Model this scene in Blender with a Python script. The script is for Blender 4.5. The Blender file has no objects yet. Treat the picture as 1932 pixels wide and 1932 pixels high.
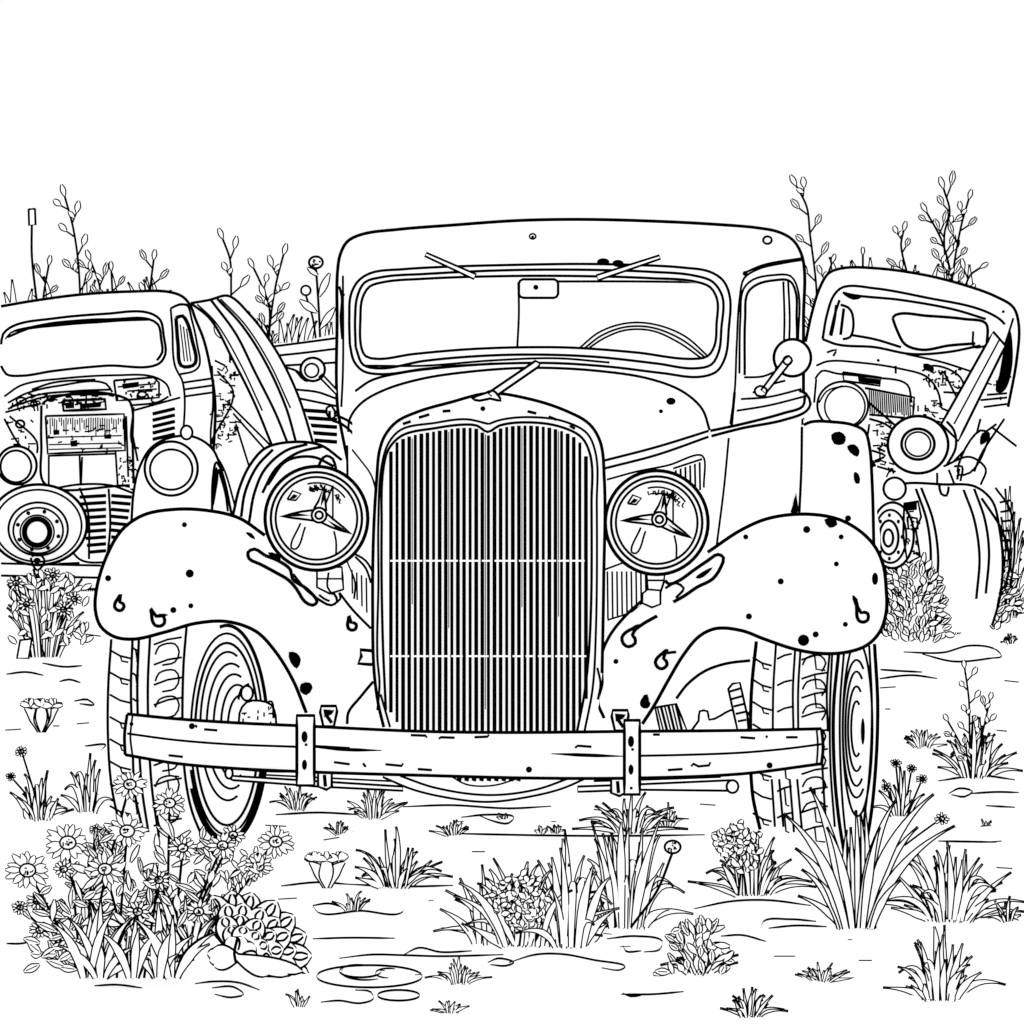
import bpy, math, random
from mathutils import Vector
from mathutils.geometry import delaunay_2d_cdt
random.seed(11)
R=random.uniform
# survey units -> metres : K metres per unit per metre of distance, eye height H
K=0.0002778; CX=966.0; HV=700.0; H=1.125
LWS=1.14
def P(u,v,y): return ((u-CX)*K*y, y, H-(v-HV)*K*y)
def gy(v): return H/((v-HV)*K)

def mat(name,col,emi,noise=False):
    m=bpy.data.materials.new(name); m.use_nodes=True
    nt=m.node_tree; b=nt.nodes['Principled BSDF']
    b.inputs['Base Color'].default_value=(col,col,col,1)
    b.inputs['Roughness'].default_value=1
    b.inputs['Specular IOR Level'].default_value=0
    b.inputs['Emission Color'].default_value=(1,1,1,1)
    b.inputs['Emission Strength'].default_value=emi
    m.cycles.emission_sampling='NONE'
    if noise:
        n=nt.nodes.new('ShaderNodeTexNoise'); n.inputs['Scale'].default_value=30
        r=nt.nodes.new('ShaderNodeMapRange'); r.inputs['To Min'].default_value=col-.01; r.inputs['To Max'].default_value=col+.01
        nt.links.new(n.outputs['Fac'],r.inputs['Value']); nt.links.new(r.outputs['Result'],b.inputs['Base Color'])
    return m
WHITE=mat('self_lit_matte_white',0.3,0.8,True); INK=mat('ink_black',0.0,0.0)  # white surfaces partly self-lit: emission added in place of light for flat paper white

def T(s):
    if isinstance(s,str): return [tuple(float(a) for a in p.split(',')) for p in s.split()]
    return list(s)
def cr(pts,closed=False,step=7):
    n=len(pts)
    if n<3: 
        out=[]
        if n==2:
            (a,b),(c,d)=pts; k=max(1,int(math.hypot(c-a,d-b)/25))
            out=[(a+(c-a)*i/k,b+(d-b)*i/k) for i in range(k+1)]
        return out or pts
    out=[]
    rng=n if closed else n-1
    for i in range(rng):
        p1=pts[i];p2=pts[(i+1)%n]
        p0=pts[i-1] if (i>0 or closed) else p1
        p3=pts[(i+2)%n] if (i+2<n or closed) else p2
        L=math.hypot(p2[0]-p1[0],p2[1]-p1[1]); k=max(2 if L>6 else 1,int(L/step))
        la=math.hypot(p1[0]-p0[0],p1[1]-p0[1]); lb=math.hypot(p3[0]-p2[0],p3[1]-p2[1])
        for j in range(k):
            t=j/k
            q=[]
            for a in (0,1):
                d=(p2[a]-p1[a])/(L+1e-6)
                da=(p1[a]-p0[a])/la if la>1e-3 else d
                db=(p3[a]-p2[a])/lb if lb>1e-3 else d
                m1=.5*(d+da)*L;m2=.5*(d+db)*L
                q.append((2*t**3-3*t*t+1)*p1[a]+(t**3-2*t*t+t)*m1+(-2*t**3+3*t*t)*p2[a]+(t**3-t*t)*m2)
            out.append(tuple(q))
    if not closed: out.append(pts[-1])
    return out
def lin(pts,closed=False,step=20):
    out=[];n=len(pts)
    for i in range(n if closed else n-1):
        a=pts[i];b=pts[(i+1)%n];k=max(1,int(math.hypot(b[0]-a[0],b[1]-a[1])/step))
        out+=[(a[0]+(b[0]-a[0])*j/k,a[1]+(b[1]-a[1])*j/k) for j in range(k)]
    if not closed: out.append(pts[-1])
    return out
def inside(p,poly):
    x,y=p;c=False;n=len(poly);j=n-1
    for i in range(n):
        xi,yi=poly[i];xj,yj=poly[j]
        if (yi>y)!=(yj>y) and x<(xj-xi)*(y-yi)/(yj-yi)+xi: c=not c
        j=i
    return c
def ell(u,v,rx,ry=None,n=28,a0=0,a1=360):
    ry=ry or rx
    full=abs(a1-a0)>=360
    return [(u+rx*math.cos(math.radians(a0+(a1-a0)*i/n)),v+ry*math.sin(math.radians(a0+(a1-a0)*i/n))) for i in range(n if full else n+1)]

class M:
    def __init__(s,name,parent=None,f=None,off=.014):
        s.name=name;s.parent=parent;s.v=[];s.fc=[];s.mt=[];s.f=f or (lambda u,v:5.0);s.off=off
    def F(s,f,u,v):
        f=s.f if f is None else f
        return f(u,v) if callable(f) else f
    def tube(s,p3,rad):
        n=len(p3)
        if n<2:return
        b=len(s.v);pr=(1,0)
        for i in range(n):
            a=p3[max(0,i-1)];c=p3[min(n-1,i+1)]
            tx=c[0]-a[0];tz=c[2]-a[2];l=math.hypot(tx,tz)
            if l>1e-6: pr=(-tz/l,tx/l)
            x,y,z=p3[i];r=rad[i]
            s.v+=[(x+pr[0]*r,y,z+pr[1]*r),(x,y-r*.8,z),(x-pr[0]*r,y,z-pr[1]*r),(x,y+r*.8,z)]
        for i in range(n-1):
            for j in range(4):
                s.fc.append((b+i*4+j,b+i*4+(j+1)%4,b+i*4+4+(j+1)%4,b+i*4+4+j));s.mt.append(1)
        s.fc.append((b,b+1,b+2,b+3));s.mt.append(1)
        s.fc.append((b+4*n-4,b+4*n-3,b+4*n-2,b+4*n-1));s.mt.append(1)
    def L(s,pts,w=4.5,closed=False,f=None,sm=True,off=None,taper=False,m=None):
        if off is None: off=s.off
        w*=LWS
        pts=T(pts); q=cr(pts,closed) if sm else lin(pts,closed)
        if closed: q=q+[q[0],q[1%len(q)]]
        p=[];r=[];n=len(q)
        for i,(u,v) in enumerate(q):
            y=s.F(f,u,v)-off; p.append(P(u,v,y))
            k=1.0
            if taper: k=max(.3,min(1,2.2*min(i,n-1-i)/n+.25))
            r.append(w*.5*K*y*k)
        s.tube(p,r)
    def LL(s,txt,w=4.5,f=None,sm=True,**k):
        for t in txt.strip().split('\n'):
            t=t.strip()
            if t: s.L(t,w,f=f,sm=sm,**k)
    def poly(s,out,f=None,mt=0,off=0.0,sm=False):
        out=T(out); 
        if sm: out=cr(out,True)
        r=delaunay_2d_cdt([Vector(p) for p in out],[(i,(i+1)%len(out)) for i in range(len(out))],[],0,1e-4)
        b=len(s.v);vs=r[0]
        for p in vs: s.v.append(P(p[0],p[1],s.F(f,p[0],p[1])-off))
        for t in r[2]:
            c=(sum(vs[i][0] for i in t)/3,sum(vs[i][1] for i in t)/3)
            if inside(c,out): s.fc.append(tuple(b+i for i in t));s.mt.append(mt)
    def blob(s,out,f=None,sm=True): s.poly(out,f,1,max(s.off,.006),sm)
    def spot(s,u,v,r,ry=None,f=None): s.poly(ell(u,v,r,ry,12),f,1,max(s.off,.006))
    def relief(s,out,f=None,holes=(),thick=.1,inset=.08,step=22,w=0,sm=True,mt=0):
        out=T(out); out=cr(out,True,12) if sm else lin(out,True,20)
        hs=[cr(T(h),True,12) for h in holes]
        V=list(out);E=[(i,(i+1)%len(out)) for i in range(len(out))]
        for h in hs:
            b=len(V);V+=h;E+=[(b+i,b+(i+1)%len(h)) for i in range(len(h))]
        us=[p[0] for p in out];vv=[p[1] for p in out]
        u=min(us)+step/2
        while u<max(us):
            v=min(vv)+step/2
            while v<max(vv):
                if inside((u,v),out): V.append((u+.37,v+.21))
                v+=step
            u+=step
        r=delaunay_2d_cdt([Vector(p) for p in V],E,[],0,1e-3)
        vs=r[0];b=len(s.v)
        for p in vs: s.v.append(P(p[0],p[1],s.F(f,p[0],p[1])))
        cu=sum(us)/len(us);cv=sum(vv)/len(vv)
        tris=[]
        for t in r[2]:
            c=(sum(vs[i][0] for i in t)/3,sum(vs[i][1] for i in t)/3)
            if inside(c,out) and not any(inside(c,h) for h in hs): tris.append(tuple(t))
        cnt={}
        for t in tris:
            s.fc.append(tuple(b+i for i in t));s.mt.append(mt)
            for i in range(3):
                e=tuple(sorted((t[i],t[(i+1)%3])));cnt[e]=cnt.get(e,0)+1
        if thick:
            b2=len(s.v)
            for p in vs:
                u=cu+(p[0]-cu)*(1-inset);v=cv+(p[1]-cv)*(1-inset)
                s.v.append(P(u,v,s.F(f,p[0],p[1])+thick))
            for t in tris: s.fc.append(tuple(b2+i for i in reversed(t)));s.mt.append(mt)
            for (i,j),c in cnt.items():
                if c==1: s.fc.append((b+i,b+j,b2+j,b2+i));s.mt.append(mt)
        if w: s.L(out,w,True,f=f,sm=False)
    def ring(s,u,v,rx,ry=None,w=4,f=None): s.L(ell(u,v,rx,ry),w,True,f=f)
    def disc(s,u,v,rx,ry=None,w=4,f=None,thick=.03,inset=.2): s.relief(ell(u,v,rx,ry),f,thick=thick,inset=inset,w=w,step=max(6,rx/3))
    def ribbon(s,q,hw,y,lw=3.0,dy=0.0):
        n=len(q);lw=lw*1.12
        for off,mt in ((-.0022,0),(0,1),(.0022,0)):
            b=len(s.v)
            for i,(u,v) in enumerate(q):
                a=q[max(0,i-1)];c=q[min(n-1,i+1)]
                tu=c[0]-a[0];tv=c[1]-a[1];l=math.hypot(tu,tv)+1e-6
                h=hw[i]+(lw if mt else 0)
                if not mt and hw[i]<=0.15: h=0.01
                yy=y+dy*(i/(n-1))**2+off
                nu,nv=-tv/l*h,tu/l*h
                s.v.append(P(u+nu,v+nv,yy));s.v.append(P(u-nu,v-nv,yy))
            for i in range(n-1):
                s.fc.append((b+2*i,b+2*i+1,b+2*i+3,b+2*i+2));s.mt.append(mt)
    def blade(s,u,v,tu,tv,w,y,bend=0,lw=2.6,dy=0,n=10,up=.75):
        mu=u+(tu-u)*.25+bend;mv=v+(tv-v)*up
        q=[];hw=[]
        for i in range(n):
            t=i/(n-1)
            q.append(((1-t)**2*u+2*t*(1-t)*mu+t*t*tu,(1-t)**2*v+2*t*(1-t)*mv+t*t*tv))
            hw.append(max(0,w*.5*(0.6+t if t<.4 else (1-t)/.6)-lw*.45))
        s.ribbon(q,hw,y,lw,dy)
    def leaf(s,u,v,tu,tv,w,y,lw=2.4,rib=False,n=8,bulge=0):
        q=[];hw=[]
        L=math.hypot(tu-u,tv-v)+1e-6
        pu,pv=-(tv-v)/L*bulge,(tu-u)/L*bulge
        for i in range(n):
            t=i/(n-1);k=math.sin(math.pi*t)
            q.append((u+(tu-u)*t+pu*k,v+(tv-v)*t+pv*k));hw.append(max(0,w*.5*k**1.1-lw*.3*k))
        s.ribbon(q,hw,y,lw)
        if rib: s.L([q[1],q[n//2],q[n-2]],1.8,f=y,off=.004)
    def petal(s,u,v,tu,tv,w,y,lw=4.2,n=12):
        # spoon-shaped succulent leaf: widest near a pointed tip
        q=[];hw=[]
        for i in range(n):
            t=i/(n-1);q.append((u+(tu-u)*t,v+(tv-v)*t))
            k=(.35+.65*math.sin(math.pi*.5*min(1,t/.6))) if t<.6 else math.cos(math.pi*.5*(t-.6)/.4)**.6 if t<1 else 0
            hw.append(max(0,w*.5*k-lw*.4*k))
        s.ribbon(q,hw,y,lw)
    def done(s):
        me=bpy.data.meshes.new(s.name);me.from_pydata(s.v,[],s.fc)
        me.materials.append(WHITE);me.materials.append(INK)
        me.polygons.foreach_set('material_index',s.mt);me.update()
        o=bpy.data.objects.new(s.name,me);bpy.context.scene.collection.objects.link(o)
        if s.parent: o.parent=s.parent
        return o
def empty(name,loc=(0,0,0)):
    e=bpy.data.objects.new(name,None);bpy.context.scene.collection.objects.link(e);e.empty_display_size=.3;return e
def jag(m,u0,v0,u1,v1,n,w=2.8,l=18,f=None):
    for _ in range(n):
        u=R(u0,u1);v=R(v0,v1);a=random.choice([0,90,R(0,180),R(-20,20)]);a=math.radians(a);k=R(.3,1)*l
        p=[(u,v),(u+k*math.cos(a),v+k*math.sin(a))]
        if R(0,1)<.5: p.append((p[1][0]+R(-.5,.5)*l,p[1][1]+R(-.5,.5)*l))
        m.L(p,w,f=f,sm=False)

# ============================================================ MAIN TRUCK
truck=empty('vintage_pickup_truck')
def fcab(u,v):
    if u<1385: return 5.6+.12*((u-1010)/375)**2
    return 5.72+(u-1385)/130*1.2
glass="683,660 680,600 684,562 697,541 720,533 800,526 950,521 1100,521 1230,525 1310,531 1340,542 1353,565 1352,610 1348,652 1335,672 1310,677 1200,665 1100,657 1040,655 900,658 780,668 710,677 690,672"
sidewin="1405,708 1406,600 1411,552 1428,537 1460,529 1490,530 1501,550 1503,600 1503,650 1497,680 1462,697"
m=M('cab',truck,fcab,off=.03)
m.relief("637,770 636,600 637,510 642,480 655,456 680,443 750,433 850,425 980,416 1100,414 1250,418 1360,424 1430,430 1470,438 1495,452 1508,470 1516,495 1516,600 1516,760 1512,830 1508,970 1500,1060 1340,1080 660,1080 645,900",holes=[glass,sidewin],thick=.05,inset=.01,w=0,step=13)
m.L("656,870 642,800 637,770 636,600 637,510 642,480 655,456 680,443 750,433 850,425 980,416 1100,414 1250,418 1360,424 1430,430 1470,438 1495,452 1508,470 1516,495 1516,600 1516,740",5.5)
m.L(glass,4.5,True); m.L(sidewin,4.5)
m.LL("""
660,650 659,600 662,556 676,530 700,515 760,508 850,503 960,500 1100,498 1200,500 1290,505 1340,513 1365,530 1377,560 1375,620 1368,675 1352,701 1320,711 1250,704 1150,692 1040,685 900,688 800,696 720,706 685,700 668,682 660,650
671,655 670,600 674,560 688,533 720,523 800,517 950,510 1100,509 1230,513 1310,520 1345,532 1363,560 1361,620 1356,664 1342,688 1310,695 1240,686 1120,673 1000,669 900,672 800,681 715,695 685,688 671,655
640,540 645,560 643,600 646,640
""",4.5)
m.LL("""
690,690 800,690 930,680 1050,676 1150,684
647,520 647,700 644,768
1378,800 1386,740 1390,650 1396,560 1404,525 1430,508 1480,496 1516,490
1404,515 1440,500 1514,487
1395,705 1397,600 1403,545 1420,528 1460,519 1492,521 1505,545 1506,640
1478,531 1480,600 1479,652
1487,530 1490,600 1489,645
1404,712 1440,710 1465,700 1500,686
1455,725 1482,718
1398,753 1450,749 1512,734
1390,775 1450,765 1518,748
1375,826 1366,920 1352,1030
1514,790 1512,880 1508,970
1420,740 1445,742
""",3.8)
m.LL("""
1386,740 1380,805
1330,826 1400,808 1480,792 1522,775 1529,762 1521,743 1508,737
1330,815 1400,800 1480,779 1515,766 1519,745
""",5)
m.L("1510,890 1503,940 1494,968",6)
m.blob("1496,950 1504,930 1508,960 1500,972")
m.spot(1138,494,12,7);m.spot(1166,497,11,7);m.ring(1005,446,6,5,3);m.spot(1005,447,3);m.ring(1448,453,8,7,4);m.spot(1406,516,5);m.spot(648,556,3)
# roof skin and far side walls running back from the cab front
o=cr(T("650,1080 645,900 637,770 636,600 637,510 642,480 655,456 680,443 750,433 850,425 980,416 1100,414 1250,418 1360,424 1430,430 1470,438 1495,452 1508,470 1516,495 1516,600 1516,760 1512,830 1508,970 1500,1060"),step=12)
b=len(m.v);nst=6
for (u,v) in o:
    y0_=fcab(u,v)+.06;y1_=max(y0_+.05,7.1)
    for j in range(nst):
        t=j/(nst-1);sc_=1-.012-.05*t
        m.v.append(P(1040+(u-1040)*sc_,760+(v-760)*sc_,y0_+(y1_-y0_)*t))
for i in range(len(o)-1):
    for j in range(nst-1): m.fc.append((b+i*nst+j,b+i*nst+j+1,b+(i+1)*nst+j+1,b+(i+1)*nst+j));m.mt.append(0)
m.done()
m=M('wipers',truck,off=.0)
for a in ("803,480 896,522","1245,485 1127,524"):
    p=T(a);q=[p[0],p[1]]
    d=(q[1][0]-q[0][0],q[1][1]-q[0][1]);l=math.hypot(*d);nx,ny=-d[1]/l*5,d[0]/l*5
    m.relief([(q[0][0]+nx*.7,q[0][1]+ny*.7),(q[1][0]+nx,q[1][1]+ny),(q[1][0]-nx,q[1][1]-ny),(q[0][0]-nx*.7,q[0][1]-ny*.7)],f=5.45,sm=False,thick=.02,w=3.8)
m.done()
m=M('cab_rear_wall',truck,lambda u,v:6.75)
m.relief("665,1000 665,520 700,500 1330,500 1380,520 1380,1000",thick=.03,inset=.01,sm=False)
m.relief("1360,1000 1360,500 1500,510 1500,1000",f=lambda u,v:7.05,thick=.03,inset=.01,sm=False)
m.L("978,532 979,590 976,655",3.8);m.L("1052,531 1200,531 1345,533",4)
m.done()
m=M('interior_mirror',truck,lambda u,v:5.52)
m.relief("986,527 1046,527 1051,530 1053,535 1053,555 1050,560 1045,562 988,562 982,560 979,555 979,535 981,530",thick=.02,w=4.5,sm=False);m.spot(1011,542,5);m.done()
m=M('steering_wheel',truck,lambda u,v:5.95)
m.relief("1094,660 1130,628 1180,611 1230,612 1290,634 1342,678 1326,678 1280,645 1230,624 1180,624 1140,638 1114,662",thick=.03,inset=.02)
m.LL("""
1094,656 1130,627 1180,610 1230,611 1290,633 1344,680
1112,656 1140,638 1180,623 1230,624 1280,646 1326,678
1104,656 1135,633 1180,617 1230,618 1285,640 1335,678
""",3.4);m.done()
def fh(u,v): return 4.42+1.05*min(1,max((712-u)/57,(u-1135)/215,(760-v)/70,0))
m=M('hood',truck,fh,off=.04)
m.relief("657,1100 655,850 657,800 672,768 700,742 760,722 870,703 1000,694 1130,700 1230,716 1290,740 1325,772 1340,812 1346,1000 1300,1180 1140,1240 700,1240 670,1150",thick=.2,inset=.05,step=11)
m.LL("""
657,815 660,790 680,762 720,738 790,716 880,702 1000,694 1130,700 1230,716 1290,740 1325,772 1339,812
670,738 700,718 760,703 840,693 930,686
655,840 656,930 655,1060
1140,884 1240,858 1337,824
1140,869 1240,843 1337,813
""",4.5)
m.LL("""
664,848 680,868 700,896 712,936
1145,905 1200,890 1260,878 1325,860 1328,920
1270,884 1325,866
655,1060 670,1100 668,1130
1146,1170 1190,1155 1215,1140
1140,1075 1175,1062
""",3.6)
for i in range(6): m.L([(1275+i*9,887-i*3),(1276+i*9,925)],3.6)
for i in range(9): m.L([(1146+i*9,1078),(1147+i*9,1168-i*3)],3.2)
for i in range(4): m.L([(664+i*9,1075+i*5),(665+i*9,1120+i*12)],3)
m.spot(1266,757,9,7);m.spot(1247,776,4)
m.done()
m=M('belt_trim',truck,lambda u,v:5.3)
m.LL("""
622,775 623,790 645,800 670,822 712,876
634,783 660,796 690,826 716,858
""",4.8)
m.relief("616,770 626,766 632,786 622,790",thick=.02,w=4);m.done()
def fg(u,v): return 4.16+.16*((u-922)/215)**2
inner="728,1340 722,1200 720,1000 724,880 734,846 758,822 820,808 880,801 900,803 920,815 942,803 1000,797 1060,806 1098,826 1114,860 1116,950 1113,1200 1104,1300 1088,1384"
m=M('grille_shell',truck,fg,off=.012)
shell="724,1372 714,1330 706,1270 703,1150 705,1000 711,900 716,850 726,822 748,796 785,778 850,759 922,742 1000,753 1070,776 1112,800 1132,832 1140,900 1139,1100 1136,1270 1126,1350 1112,1400 1115,1462 1060,1488 1000,1503 920,1513 850,1506 780,1490 722,1462"
m.relief(shell,thick=.25,inset=.04,w=0,step=18)
m.L(T(shell)[:-9],5.5)
m.LL("""
722,1466 780,1490 850,1506 920,1513 1000,1503 1060,1488 1115,1464
755,1464 820,1486 920,1500 1010,1490 1085,1464
712,1340 716,1290 712,1240 714,1100 714,980 720,880 733,836 756,811 820,798 880,791 922,800
922,800 945,792 1000,787 1064,795 1108,818 1124,856 1126,950 1124,1200 1118,1300 1102,1384
736,1372 718,1310
1127,1260 1133,1290 1128,1320
""",4)
m.L(inner,4.5)
top=cr(T("734,860 745,838 765,826 820,814 880,807 900,809 920,822 942,809 1000,803 1056,812 1092,832 1106,862"))
def tv(x):
    for a,b in zip(top,top[1:]):
        if a[0]<=x<=b[0]+1e-6: return a[1]+(b[1]-a[1])*(x-a[0])/(b[0]-a[0]+1e-6)
    return 860
x=737.5;i=0
while x<1106:
    t=tv(x)
    bot=1380-(max(0,(760-x))*1.6 if x<760 else 0)-(max(0,x-1085)*3 if x>1085 else 0)
    m.L([(x,t),(x,bot)],[6.2,5.2,6.6][i%3],sm=False)
    if i%6==3: m.L([(x+5.7,t+4),(x+5.7,R(950,1370))],1.6,sm=False)
    x+=11.5;i+=1
for a in ("760,800 775,795","790,788 810,782","835,776 850,775","995,776 1012,780","1035,786 1050,792","1075,803 1085,809"): m.L(a,5)
m.spot(911,771,5)
for i in range(9): m.blob([(862+i*14,1466),(872+i*14,1466),(870+i*14,1475),(862+i*14,1473)],sm=False)
m.L("850,1464 880,1480 930,1482 985,1466",3)
m.done()
m=M('grille_crossbars',truck,lambda u,v:fg(u,v)-.026)
for v in (1058,1238):
    u=736
    while u<1104:
        k=R(14,40);e=min(u+k,1106);m.relief([(u,v-1.6),(e,v-1.6),(e,v+1.6),(u,v+1.6)],thick=.004,sm=False,inset=0,step=60);u=e+R(3,9)
m.done()
m=M('hood_ornament',truck,lambda u,v:4.05)
m.relief("890,752 915,742 930,737 940,746 945,756 925,752 905,756",thick=.05,w=4.5,inset=.2)
m.relief("920,742 1010,681 1019,685 1016,692 932,750",f=lambda u,v:4.04+.5*max(0,(u-925)/95),thick=.02,w=4.5,sm=False);m.done()

def ff(u,v): return 4.12+.3*min(1,math.hypot(u-330,(v-1090)*1.2)/420)**1.5
def drop(m,u,v,s,a=0):
    pts=[(-.5,-1.5),(-.1,-.3),(.3,-.3),(.75,0),(.6,.8),(0,1.0),(-.6,.7),(-.75,0),(-.6,-.8)]
    c,ss=math.cos(a),math.sin(a)
    m.L([(u+(x*c-y*ss)*s,v+(x*ss+y*c)*s) for x,y in pts],6,True)
m=M('front_fender',truck,ff)
m.relief("250,1206 215,1201 190,1182 180,1152 182,1112 200,1052 230,1000 270,972 330,961 390,963 450,977 500,1010 560,1070 590,1090 640,1118 680,1165 704,1200 708,1290 680,1315 657,1345 655,1372 578,1350 552,1282 520,1230 484,1192 430,1173 370,1176 310,1193",thick=.3,inset=.06)
m.L("655,1366 657,1345 680,1315 704,1286",5)
m.L("578,1345 552,1282 520,1230 484,1192 430,1173 370,1176 310,1193 250,1206 215,1201 190,1182 180,1152 182,1112 200,1052 230,1000 270,972 330,961 390,963 450,977 500,1010",6)
m.LL("""
640,1118 665,1150 700,1186
""",4.5)
m.L("500,1048 480,1036 468,1042 470,1054 490,1064 520,1080 545,1095 560,1112 575,1135 590,1142 598,1136 580,1112 552,1092 548,1075 525,1058 500,1048",6)
m.L("553,1083 575,1110 600,1130 625,1142 636,1135 630,1120 605,1105",4.5)
m.L("602,1122 612,1130 622,1134",4);m.L("640,1118 642,1130 630,1140",4)
m.L("704,1228 680,1226 682,1238 676,1252 702,1254",6,sm=False)
for a in ((226,1140,12,.4),(298,1167,15,-.3),(664,1178,11,0)): drop(m,*a)
for a in ((348,990,5),(358,1082,8),(204,1091,6),(327,1151,6),(360,1143,5)): m.spot(*a)
for a in ("463,1004 475,1006 482,1018 472,1014","545,1230 560,1232 568,1245 560,1262 548,1250","568,1290 585,1288 590,1298 578,1312 566,1304","300,1158 318,1160 300,1166","505,1042 525,1046 530,1056 515,1054"): m.blob(a)
m.done()
def fr(u,v): return 4.12+.3*min(1,math.hypot(u-1520,(v-1090)*1.2)/420)**1.5
m=M('front_fender_right',truck,fr)
m.relief("1140,1366 1128,1325 1136,1290 1134,1240 1152,1198 1200,1150 1260,1102 1330,1045 1400,997 1450,977 1520,970 1580,979 1620,1000 1650,1030 1666,1065 1672,1110 1672,1155 1660,1192 1636,1217 1600,1230 1550,1233 1500,1225 1440,1205 1400,1190 1350,1186 1320,1200 1290,1235 1260,1285 1235,1330 1212,1366",thick=.3,inset=.06)
m.L("1335,1042 1400,999 1450,978 1520,970 1580,979 1620,1000 1650,1030 1666,1065 1672,1110 1672,1155 1660,1192 1636,1217 1600,1230 1550,1233 1500,1225 1440,1205 1400,1190 1350,1186 1320,1200 1290,1235 1260,1285 1235,1330 1212,1366",6)
m.L("1140,1355 1128,1325 1136,1290 1134,1240 1150,1200 1180,1162 1215,1130",5.5)
m.L("1270,1136 1290,1125 1315,1108 1345,1092 1360,1070 1365,1052 1355,1046 1335,1058 1310,1075 1280,1096 1262,1102 1255,1095",6)
m.L("1275,1128 1290,1110 1275,1100 1255,1110",4.5)
drop(m,1190,1203,18,.9);m.L("1198,1188 1215,1176 1240,1162",6);drop(m,1250,1247,15,.7);m.L("1258,1232 1276,1230",5);drop(m,1627,1160,14,-.2);drop(m,1218,1325,9,.4)
for a in ((1407,1013,5),(1522,999,7),(1587,1013,5),(1473,1097,6),(1578,1064,5),(1413,1163,6),(1516,1208,11),(1539,1197,6),(1595,1178,5),(1651,1092,6,12),(1600,978,6),(1162,1248,5)): m.spot(*a)
m.blob("1555,980 1575,978 1580,990 1565,996");m.blob("1608,1122 1618,1130 1620,1150 1612,1142");m.blob("1210,1318 1222,1312 1224,1326 1212,1334")
m.blob("1312,1090 1330,1076 1345,1070 1336,1082 1320,1092")
m.done()
m=M('rear_fender',truck,lambda u,v:6.3+.2*((u-1580)/70)**2,off=.03)
m.relief("1512,1000 1512,803 1530,796 1570,796 1610,802 1632,814 1640,840 1645,900 1650,1060 1520,1040",thick=.3)
m.L("1516,802 1530,796 1570,796 1610,802 1632,814 1640,840 1645,900 1649,1040",5.5)
m.L("1513,805 1512,880 1508,970",4.5)
m.blob("1568,820 1584,814 1596,824 1592,838 1574,838");m.blob("1598,842 1612,838 1622,850 1618,862 1604,854");m.blob("1612,890 1620,894 1622,912 1614,912");m.done()
m=M('spare_tire',truck,lambda u,v:5.2+.2*((u-560)/120)**2,off=.03)
m.relief("430,1000 442,960 452,920 470,880 500,846 550,834 605,840 645,868 655,920 655,1060 500,1060",thick=.25)
m.LL("""
440,970 452,920 470,880 500,846 550,834 605,840 645,868
470,985 480,930 500,885 540,850 580,838
495,930 520,885 560,855 610,842
505,915 540,870 590,862 630,880
600,885 606,868 616,860 628,866 634,885
455,975 462,930 485,880 515,848
""",5);m.done()
for (u,v) in ((597,978),(1239,986)):
    m=M('headlight',truck,lambda a,b,u=u,v=v:3.98-.05*(1-min(1,math.hypot(a-u,b-v)/97)**2),off=.01)
    m.disc(u,v,97,98,6,thick=.22,inset=.45);m.ring(u,v,86,87,4.5);m.ring(u,v,77,78,4)
    cu,cv=u+5,v-6
    for a,r,b_ in ((-80,56,12),(178,74,10),(30,72,10)):
        a=math.radians(a);c,s_=math.cos(a),math.sin(a)
        m.L([(cu+10*c-b_*s_,cv+10*s_+b_*c),(cu+r*.45*c-8*s_,cv+r*.45*s_+8*c),(cu+r*c,cv+r*s_),(cu+r*.45*c+6*s_,cv+r*.45*s_-6*c),(cu+10*c+b_*s_,cv+10*s_-b_*c)],4,sm=False)
        m.blob([(cu+15*c,cv+15*s_),(cu+r*.6*c-6*s_,cv+r*.6*s_+6*c),(cu+r*c,cv+r*s_),(cu+r*.6*c+1*s_,cv+r*.6*s_-1*c)],sm=False)
    m.disc(cu,cv,14,14,4,f=3.91,thick=.01);m.ring(cu,cv,7,7,4,f=3.908)
    m.L([(cu-35,cv+15),(cu-52,cv+62),(cu-44,cv+64),(cu-26,cv+22)],3.4)
    m.L([(cu+28,cv+30),(cu+32,cv+48),(cu+32,cv+75)],3.4);m.L([(cu+26,cv+10),(cu+26,cv-56)],3.2);m.L([(cu+12,cv-20),(cu+26,cv-56)],3.2)
    m.L([(cu-60,cv-30),(cu-50,cv-46),(cu-34,cv-40),(cu-44,cv-28),(cu-60,cv-30)],3.6,sm=False);m.blob([(cu-56,cv-31),(cu-48,cv-40),(cu-40,cv-37),(cu-46,cv-31)],sm=False)
    m.L(ell(cu-5,cv+5,66,66,14,-105,-35),3.2);m.L(ell(cu-5,cv+5,54,54,14,-100,-62),3)
    for i in range(20):
        a=math.radians(R(-108,-35));r=R(56,64);q=a+R(-.06,.06)
        m.L([(cu-5+r*math.cos(a),cv+5+r*math.sin(a)),(cu-5+(r-R(3,9))*math.cos(q),cv+5+(r-R(3,9))*math.sin(q)),(cu-5+(r-6)*math.cos(q+.1),cv+5+(r-6)*math.sin(q+.1))],3,sm=False)
    m.done()
m=M('headlight_brackets',truck,lambda u,v:4.08)
m.relief("598,1070 645,1070 648,1112 622,1120 598,1108",w=4,sm=False,thick=.05)
m.L("620,1080 618,1108 628,1122",3.6);m.L("598,1092 645,1092",3)
m.relief("1220,1078 1255,1078 1252,1100 1246,1118 1246,1140 1230,1146 1212,1138 1212,1120 1222,1112",w=4,sm=False,thick=.05)
m.L("1222,1112 1246,1114",3.4);m.L("1220,1095 1254,1095",3.4)
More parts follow.
